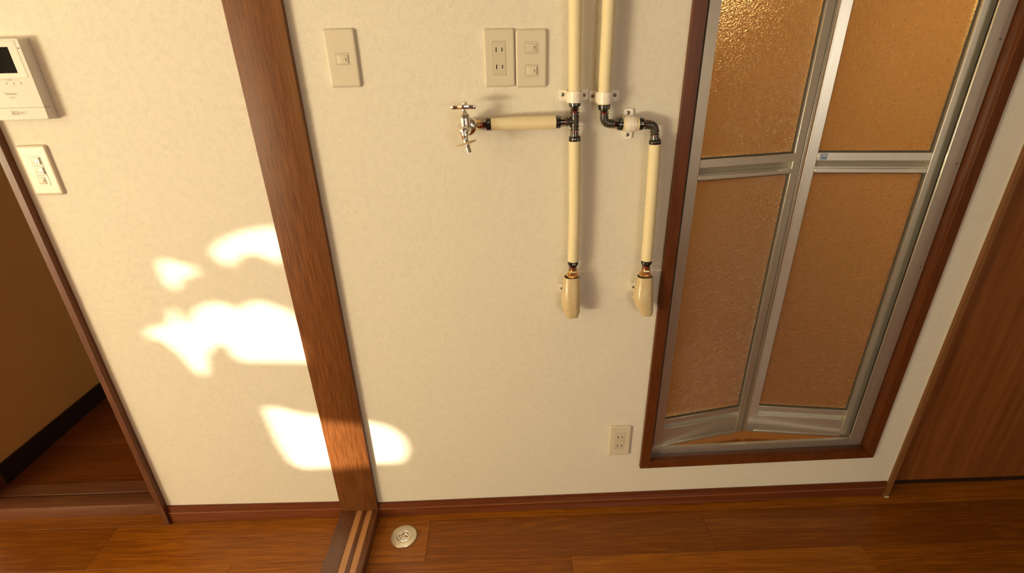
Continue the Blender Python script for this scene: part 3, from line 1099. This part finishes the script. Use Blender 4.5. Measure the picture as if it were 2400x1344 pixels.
# small black dots cast on the tee face are ribs
fin('tee_rib', bx(bmesh.new(), tee.x - .0011, tee.x + .0011, tee.y - .0104, tee.y, tee.z - .009, tee.z + .009, .0005), M['charcoal'], wp, 40)
# branch
fa = P(1150.5, 291.5, YP)
sleeve(wp, spline([fa, P(1195, 289, YP), P(1250, 288, YP), n1c - Vector((.0002, 0, 0))], 6), [.0137 + .0018 * min(1, k / 11) for k in range(19)])
t_ = (P(1120, 293, YP) - fa).normalized()
nut = fin('lock_nut', revolve(bmesh.new(), [(-.0008, .0130), (0, .0138), (.0100, .0138), (.0108, .0126)], fa, t_, 36), M['black'], wp, 40)
text_round('nut_lettering', '·S▭', .0075, fa + t_ * .005, t_, (0, -1, .25), .0140, M['white_print'], nut, True)
fin('core', revolve(bmesh.new(), [(.0105, .0080), (.0175, .0080)], fa, t_, 28), M['black'], wp, 40)
fin('clear_collar', revolve(bmesh.new(), [(.0110, .0114), (.0200, .0106), (.0240, .0106), (.0240, .0092), (.0110, .0096)], fa, t_, 32, False), M['clear'], wp, 40)
fin('red_ring', revolve(bmesh.new(), [(.0176, .0078), (.0178, .0084), (.0206, .0084), (.0208, .0078)], fa, t_, 28), M['red'], wp, 40)
fin('brass_adapter', revolve(bmesh.new(), [(.0210, .0090), (.0240, .0092), (.0245, .0098), (.0300, .0100), (.0304, .0108), (.0400, .0108)], fa, t_, 30), M['brass'], wp, 40)
# lower pipe
lo = P(1343.3, 612, YP)
sleeve(wp, spline([n1b - Vector((0, 0, .0002)), P(1347.0, 420, YP), P(1346.4, 510, YP), lo + Vector((0, 0, .0002))], 6))


def outlet_end(root, top, x_name, secs, tab_px, screw_px, hole_px=None, tab_r=None):
    """lock nut, ring, brass hex, and the taped elbow box on its wall flange"""
    a = Vector(top)
    t = Vector((0, 0, -1))
    nt = fin('lock_nut', revolve(bmesh.new(), [(0, .0132), (.0006, .0140), (.0080, .0140), (.0115, .0120), (.0118, .0100)], a, t, 36), M['black'], root, 40)
    text_round('nut_lettering', x_name, .0075, a + t * .0048, t, (0, -1, .3), .0142, M['white_print'], nt, True)
    fin('core', revolve(bmesh.new(), [(.0112, .0090), (.0165, .0082)], a, t, 28), M['black'], root, 40)
    fin('red_ring', revolve(bmesh.new(), [(.0166, .0080), (.0168, .0087), (.0186, .0087), (.0188, .0080)], a, t, 28), M['red'], root, 40)
    fin('clear_collar', revolve(bmesh.new(), [(.0120, .0112), (.0200, .0106), (.0240, .0112), (.0240, .0100), (.0200, .0095), (.0120, .0100)], a, t, 32, False), M['clear'], root, 40)
    bm = bmesh.new()
    revolve(bm, [(.0190, .0090), (.0195, .0094), (.0250, .0094), (.0258, .0110), (.0268, .0112)], a, t, 30)
    revolve(bm, [(.0268, .0122), (.0282, .0128), (.0375, .0128), (.0385, .0122)], a, t, 6)
    revolve(bm, [(.0386, .0170), (.0400, .0172), (.0430, .0172)], a, t, 8)
    fin('brass_adapter', bm, M['brass'], root, 30)
    # taped body
    bm = bmesh.new()
    rings = []
    n = 32
    rs = random.Random(len(x_name))
    fold = [rs.uniform(-.035, .030) for _ in range(n)]
    for py, xl, xr, yc, hd in secs:
        c_ = P((xl + xr) / 2, py, yc - hd * .5)
        sc = (P(xr, py, yc) - P(xl, py, yc)).length / 2
        ring = []
        for k in range(n):
            an = 2 * PI * k / n
            e_ = .8
            ca, sa = math.cos(an), math.sin(an)
            wob = 1 + fold[k] * (.35 + .65 * max(0, (py - 690) / 55)) + rs.uniform(-.006, .006)
            ring.append(bm.verts.new((c_.x + sc * math.copysign(abs(ca) ** e_, ca) * wob, yc + hd * math.copysign(abs(sa) ** e_, sa) * wob, c_.z)))
        rings.append(ring)
    for i in range(len(rings) - 1):
        for k in range(n): bm.faces.new((rings[i][k], rings[i][(k + 1) % n], rings[i + 1][(k + 1) % n], rings[i + 1][k]))
    bm.faces.new(rings[-1])
    fin('taped_outlet', bm, M['tape'], root, 55)
    # flange tab on the wall
    (xa, ya), (xb, yb_) = tab_px
    p0, p1 = P(xa, yb_, -.004), P(xb, ya, -.004)
    w2, h2 = abs(p1.x - p0.x), abs(p1.z - p0.z)
    cc = (p0 + p1) / 2
    fl_ = fin('flange_tab', prism(bmesh.new(), rrect(w2, h2, .003), lambda q, z, d: Vector((cc.x + q, -d, cc.z + z)), .0003, .0042), M['beige'], root, 40)
    sp = P(*screw_px, -.0042)
    screw(sp, (0, -1, 0), .0034, M['steel'], fl_)
    if hole_px: fin('flange_hole', revolve(bmesh.new(), [(0, .0016), (.0003, .0016)], P(*hole_px, -.0042), (0, -1, 0), 12), M['slot'], fl_)


outlet_end(wp, lo, '·SN', [(651.5, 1324, 1359, -.031, .0165), (660, 1322, 1359.5, -.031, .0175), (675, 1320, 1360, -.032, .020), (699, 1317.3, 1360.5, -.033, .027),
                             (718, 1318, 1360, -.037, .024), (732, 1322, 1359.5, -.042, .016), (742, 1326, 1356, -.046, .0085), (746.5, 1328, 1354, -.048, .0045)],
           ((1308.5, 664.5), (1364, 686)), (1316, 676))

# ---- right run: down pipe, elbow, clamp, elbow, lower pipe, taped outlet
wq = empty('water_pipe', P(1415, 290, YP))
tag(wq, 'right cream lagged water pipe stepping sideways through two dark elbows', 'water pipe')
e1 = P(1415.5, 290.0, YP)
n2a = P(1416.0, 245.0, YP)
q_top = P(1429.5, -45, YP)
sleeve(wq, [Vector((q_top.x + .06, YP, 2.449))] + spline([q_top, P(1425, 60, YP), P(1419.5, 160, YP), n2a + Vector((0, 0, .0002))], 6))
leg_fit(wq, n2a, e1 + Vector((0, 0, .0130)), '·S▭▭', False, .0085)
n2b = P(1458.5, 291.5, YP)
e1 = Vector((e1.x, YP, e1.z))
leg_fit(wq, n2b, e1 + Vector((.0130, 0, 0)), '13▭▭', True, .0070)


def elbow(root, c_, d0, d1, r=.0096, R=.013):
    """quarter bend from c+d0*R to c+d1*R"""
    d0, d1 = Vector(d0), Vector(d1)
    cc = c_ + d0 * R + d1 * R
    pts = [cc - d1 * R * math.cos(a) - d0 * R * math.sin(a) for a in [PI / 2 * k / 10 for k in range(11)]]
    fin('elbow', sweep(bmesh.new(), pts, r, 30), M['charcoal'], root, 40)


elbow(wq, e1, (0, 0, 1), (1, 0, 0))
e2 = P(1535.5, 292.5, YP)
n2c = P(1496.5, 290.5, YP)
leg_fit(wq, n2c, e2 - Vector((.0130, 0, 0)), 'N', False, .0085)
sleeve(wq, [n2b + Vector((.0002, 0, 0)), (n2b + n2c) / 2, n2c - Vector((.0002, 0, 0))], .0150)
n2d = P(1535.3, 337.5, YP)
leg_fit(wq, n2d, e2 - Vector((0, 0, .0130)), 'S▭▭▭S', True, .0070)
elbow(wq, e2, (0, 0, -1), (-1, 0, 0))
lo2 = P(1515.6, 610, YP)
sleeve(wq, spline([n2d - Vector((0, 0, .0002)), P(1530, 420, YP), P(1522.8, 520, YP), lo2 + Vector((0, 0, .0002))], 6))
outlet_end(wq, lo2, 'S▭▭▭', [(650.5, 1496, 1531.5, -.031, .0165), (660, 1494.5, 1532, -.031, .0175), (675, 1492, 1532, -.032, .020), (690, 1489, 1532, -.032, .024), (702, 1486.5, 1532, -.033, .027),
                                (718, 1491, 1532, -.037, .023), (732, 1501, 1531.5, -.043, .013), (738, 1504, 1530, -.046, .008), (742, 1505.5, 1527, -.048, .0045)],
           ((1474.5, 661.5), (1500, 683)), (1483.4, 673.3), (1490, 679.5))


# ---- pipe clamps
def clamp(px0, px1, py0, py1, sx0, sx1, pipe, scr, label, g):
    root = empty('pipe_clamp', (pipe.x, 0, P(px0, py1).z))
    tag(root, label, 'pipe clamp', g)
    a, b = P(px0, py1, -.004), P(px1, py0, -.004)
    cc = (a + b) / 2
    w2, h2 = b.x - a.x, b.z - a.z
    fin('base_plate', prism(bmesh.new(), rrect(w2, h2, .0035), lambda q, z, d: Vector((cc.x + q, -d, cc.z + z)), .0003, .0045), M['beige'], root, 40)
    # saddle: half shell over the pipe, with a wider band in the middle
    for nme, r, z0, z1 in (('saddle', RF + .0032, -h2 * .42, h2 * .44), ('saddle_band', RF + .0042, -h2 * .26, h2 * .32), ('saddle_lip', RF + .0020, -h2 * .58, -h2 * .42)):
        bm = bmesh.new()
        outl = [(-r, -.0046), ] + [(r * math.cos(PI - PI * k / 20), YP - r * math.sin(PI * k / 20)) for k in range(21)] + [(r, -.0046)]
        outl = [(q, min(y_, -.0046)) for q, y_ in outl]
        ir = RF + .0004
        inn = [(ir * math.cos(PI * k / 20), YP - ir * math.sin(PI * k / 20)) for k in range(21)]
        inn = [(ir, -.0046)] + inn + [(-ir, -.0046)]
        pts = outl + inn
        lo_ = [bm.verts.new((pipe.x + q, y_, cc.z + z0)) for q, y_ in pts]
        hi_ = [bm.verts.new((pipe.x + q, y_, cc.z + z1)) for q, y_ in pts]
        n_ = len(pts)
        h_ = n_ // 2
        for k in range(n_): bm.faces.new((lo_[k], lo_[(k + 1) % n_], hi_[(k + 1) % n_], hi_[k]))
        for ring in (lo_, hi_):
            for k in range(h_ - 1): bm.faces.new((ring[k], ring[k + 1], ring[n_ - 2 - k], ring[n_ - 1 - k]))
        fin(nme, bm, M['beige'], root, 40)
    tri = [(.0025, -.003), (.0095, -.003), (.006, .0045)]
    bm = bmesh.new()
    for i in range(3):
        p, q = Vector(tri[i] + (0,)), Vector(tri[(i + 1) % 3] + (0,))
        d_ = (q - p).normalized()
        m_ = Vector((-d_.y, d_.x, 0)) * .0004
        rr = RF + .00425
        f_ = lambda v: Vector((pipe.x + v.x, YP - math.sqrt(rr * rr - v.x * v.x) - .0001, cc.z + v.y))
        bm.faces.new([bm.verts.new(f_(k)) for k in (p - m_, q - m_, q + m_, p + m_)])
    fin('triangle_mark', bm, M['ivory2'], root)
    for s in scr: screw(P(*s, -.0045), (0, -1, 0), .0042, M['steel'], root)
    return root


g = 'pipe clamps under the upright pipes'
clamp(1309, 1379.7, 209, 236.7, 0, 0, P(1347.2, 222, YP), [(1318.7, 222), (1369, 222.7)], 'pale two-screw clamp holding the left pipe above its tee', g)
clamp(1379.9, 1451.7, 211, 238.7, 0, 0, P(1417.5, 225, YP), [(1389, 225), (1441, 223)], 'pale two-screw clamp holding the right pipe above its elbow', g)
# clamp round the short level piece
ck = empty('pipe_clamp', (P(1471, 290).x, 0, P(1471, 290).z))
tag(ck, 'pale upright clamp round the short level pipe between the elbows', 'pipe clamp', g)
for (xa, xb, ya, yb_), sc_ in (((1460, 1484.7, 254, 285), (1472.4, 264.4)), ((1456.7, 1482, 292, 325.7), (1470.4, 316))):
    a, b = P(xa, yb_, -.004), P(xb, ya, -.004)
    cc = (a + b) / 2
    o = fin('base_tab', prism(bmesh.new(), rrect(b.x - a.x, b.z - a.z, .004), lambda q, z, d: Vector((cc.x + q, -d, cc.z + z)), .0003, .0050), M['beige'], ck, 40)
    screw(P(*sc_, -.0050), (0, -1, 0), .0042, M['steel'], o)
mid = (n2b + n2c) / 2 - Vector((.0005, 0, 0))
for nme, r, h2 in (('saddle', .0166, .0135), ('saddle_step', .0176, .0105), ('saddle_band', .0186, .0062)):
    fin(nme, revolve(bmesh.new(), [(-h2, .0151), (-h2, r - .0004), (-h2 + .0004, r), (h2 - .0004, r), (h2, r - .0004), (h2, .0151)], mid, (1, 0, 0), 36, False), M['beige'], ck, 40)

# ------------------------------------------------------------------ faucet
fc = empty('faucet', (-.076, 0, 1.275))
tag(fc, 'chrome washing machine faucet with bar handle and beige splash disc', 'faucet')
YB = -.066
ec = P(1096, 297, -.046)
fin('elbow_body', revolve(bmesh.new(), [(0, .016), (.003, .0165), (.028, .0150), (.034, .012)], (ec.x, -.0005, ec.z - .002), (0, -1, 0), 30), M['brass'], fc, 40)
fin('escutcheon', revolve(bmesh.new(), [(-.006, .0222), (-.005, .0234), (-.003, .0236), (.002, .0215), (.006, .0160), (.008, .0120)], ec, (0, -1, 0), 48, True), M['chrome'], fc, 40)
bc = P(1091, 283, YB)
hb_ = P(1086, 251, YB)
# body: upright barrel with bonnet
ax = Vector((0, 0, 1))
zb = P(1091, 306, YB).z
zt_ = bc.z
L0 = P(1088, 268, YB).z - zb
bcx = P(1089.5, 290, YB).x
bm = bmesh.new()
h0 = P(1089, 276, YB).z - zb
h1 = P(1089, 267, YB).z - zb
h2 = P(1089, 260, YB).z - zb
h3 = P(1089, 254, YB).z - zb
revolve(bm, [(-.009, .004), (-.008, .009), (-.004, .0125), (.004, .0134), (h0 - .002, .0125), (h0, .0122)], (bcx, YB, zb), ax, 40)
sweep(bm, [(ec.x, -.052, zb + .003), (bcx, YB - .004, zb + .003)], .0115, 30)
fin('body', bm, M['chrome'], fc, 40)
fin('bonnet', revolve(bmesh.new(), [(h0 - .0002, .0106), (h0, .0112), (h1 - .001, .0112), (h1, .0104), (h2, .0050), (h2 + .001, .0048)], (bcx - .0005, YB, zb), ax, 10), M['chrome'], fc, 30)
fin('spindle', revolve(bmesh.new(), [(h2, .0042), (h3 + .002, .0042)], (bcx - .001, YB, zb), ax, 24), M['chrome'], fc, 40)
# bar handle: flattened bar with rounded, slightly drooping ends
hl = P(1055.5, 250, YB)
hr = P(1116, 250, YB)
hz0 = P(1086, 256.5, YB).z
hz1 = P(1086, 244, YB).z
hcx = (hl.x + hr.x) / 2
W2 = (hr.x - hl.x) / 2
bm = bmesh.new()
rings = []
for k in range(17):
    s = -1 + 2 * k / 16
    x = hcx + W2 * s
    e_ = abs(s) ** 6
    hh = (hz1 - hz0) / 2 * (.86 + .10 * math.exp(-(s * 3) ** 2)) * (1 - .25 * e_)
    dd = .0062 * (1 - .10 * e_) + .0028 * math.exp(-(s * 3.2) ** 2)
    zc = (hz0 + hz1) / 2 - .0012 * s * s
    if k in (0, 16): hh, dd = hh * .82, dd * .75
    pts = rrect(2 * dd, 2 * hh, min(dd, hh) * .55, 4)
    rings.append([bm.verts.new((x, YB + a, zc + z)) for a, z in pts])
n = len(rings[0])
for i in range(16):
    for k in range(n): bm.faces.new((rings[i][k], rings[i][(k + 1) % n], rings[i + 1][(k + 1) % n], rings[i + 1][k]))
bm.faces.new(rings[0])
bm.faces.new(rings[-1])
fin('handle', bm, M['chrome'], fc, 50)
fin('cap_nut', revolve(bmesh.new(), [(-.001, .0060), (.0016, .0064), (.0034, .0060), (.0042, .0045)], (P(1088, 243, YB).x, YB, hz1), ax, 28), M['nickel'], fc, 40)
# spout: rounded joint on the front of the body, arm hanging down and slightly right
YS = -.088
s0 = P(1088, 308, YS)
s1 = P(1090.5, 326, YS - .004)
s2 = P(1093.0, 334, YS - .006)
s3 = P(1099.5, 358.5, YS - .010)
fin('spout_joint', revolve(bmesh.new(), [(-.014, .0110), (-.004, .0112), (.004, .0110), (.0075, .0085), (.0088, .004)], (s0.x, YS, s0.z), (0, -1, 0), 36), M['chrome'], fc, 40)
fin('spout_arm', sweep(bmesh.new(), spline([s0, (s0 + s1) / 2, s1, s2], 5), [.0104, .0103, .0101, .0099, .0097, .0094, .0091, .0087, .0083, .0079, .0075, .0072, .0070, .0072, .0074, .0075], 30), M['chrome'], fc, 50)
an = (s3 - s2).normalized()
dL = (s3 - s2).length
fin('nozzle', revolve(bmesh.new(), [(-.003, .0074), (.002, .0078), (.0024, .0060), (dL * .30, .0058), (dL * .33, .0072), (dL * .42, .0072), (dL * .45, .0062), (dL * .52, .0066), (dL, .0066), (dL, .0050), (dL * .8, .0048)], s2, an, 30), M['chrome'], fc, 35)
dcn = P(1093.3, 334.5, YS - .006)
tilt = (P(1117.5, 327.5, YS) - P(1069, 342.5, YS))
dn = Vector((0, -1, 0)).cross(tilt).normalized()
if dn.z < 0: dn = -dn
dn = (dn + Vector((0, .05, 0))).normalized()
fin('splash_disc', revolve(bmesh.new(), [(-.0012, .0050), (-.0020, .0160), (-.0022, .0235), (-.0014, .0240), (.0004, .0180), (.0012, .0075), (.0012, .0050)], dcn, dn, 40), M['tape'], fc, 40)

# ------------------------------------------------------------------ floor drain cap
dc_ = Pz(946.5, 1257, .004)
dcp = empty('floor_drain_cap', (dc_.x, dc_.y, 0))
tag(dcp, 'round satin metal drain cap on the floor beside the threshold', 'drain cap')
R_ = .0425
fin('flange', revolve(bmesh.new(), [(.0001, R_), (.0030, R_), (.0046, R_ - .0012), (.0050, R_ - .003), (.0050, .0235), (.0040, .0232)], (dc_.x, dc_.y, 0), ax, 64, False), M['nickel'], dcp, 35)
# the plank under the cap is bored through for the pipe
for o in [q for q in fl.children if q.name.startswith('plank')]:
    xs_ = [v.co.x for v in o.data.vertices]
    ys_ = [v.co.y for v in o.data.vertices]
    if min(xs_) < dc_.x - R_ and max(xs_) > dc_.x + R_ and min(ys_) < dc_.y < max(ys_):
        cut = fin('drill', revolve(bmesh.new(), [(-.02, .0235), (.02, .0235)], (dc_.x, dc_.y, 0), ax, 48))
        md = o.modifiers.new('bore', 'BOOLEAN')
        md.operation = 'DIFFERENCE'
        md.object = cut
        nm = bpy.data.meshes.new_from_object(o.evaluated_get(bpy.context.evaluated_depsgraph_get()))
        o.modifiers.clear()
        o.data = nm
        bpy.data.objects.remove(cut)
pcap = fin('inner_cap', revolve(bmesh.new(), [(.0042, .0228), (.0054, .0228), (.0056, .0222), (.0056, .0172), (.0050, .0166), (.0000, .0158), (-.0030, .0138), (-.0048, .0100), (-.0054, .0001)], (dc_.x, dc_.y, 0), ax, 56, False), M['chrome'], dcp, 35)
bm = bx(bmesh.new(), -.0164, .0164, -.0017, .0017, .0005, .0054, .0006)
R = Matrix.Rotation(math.radians(24), 4, 'Z')
for v in bm.verts: v.co = R @ v.co + Vector((dc_.x, dc_.y, 0))
fin('grip_bar', bm, M['nickel'], dcp, 40)
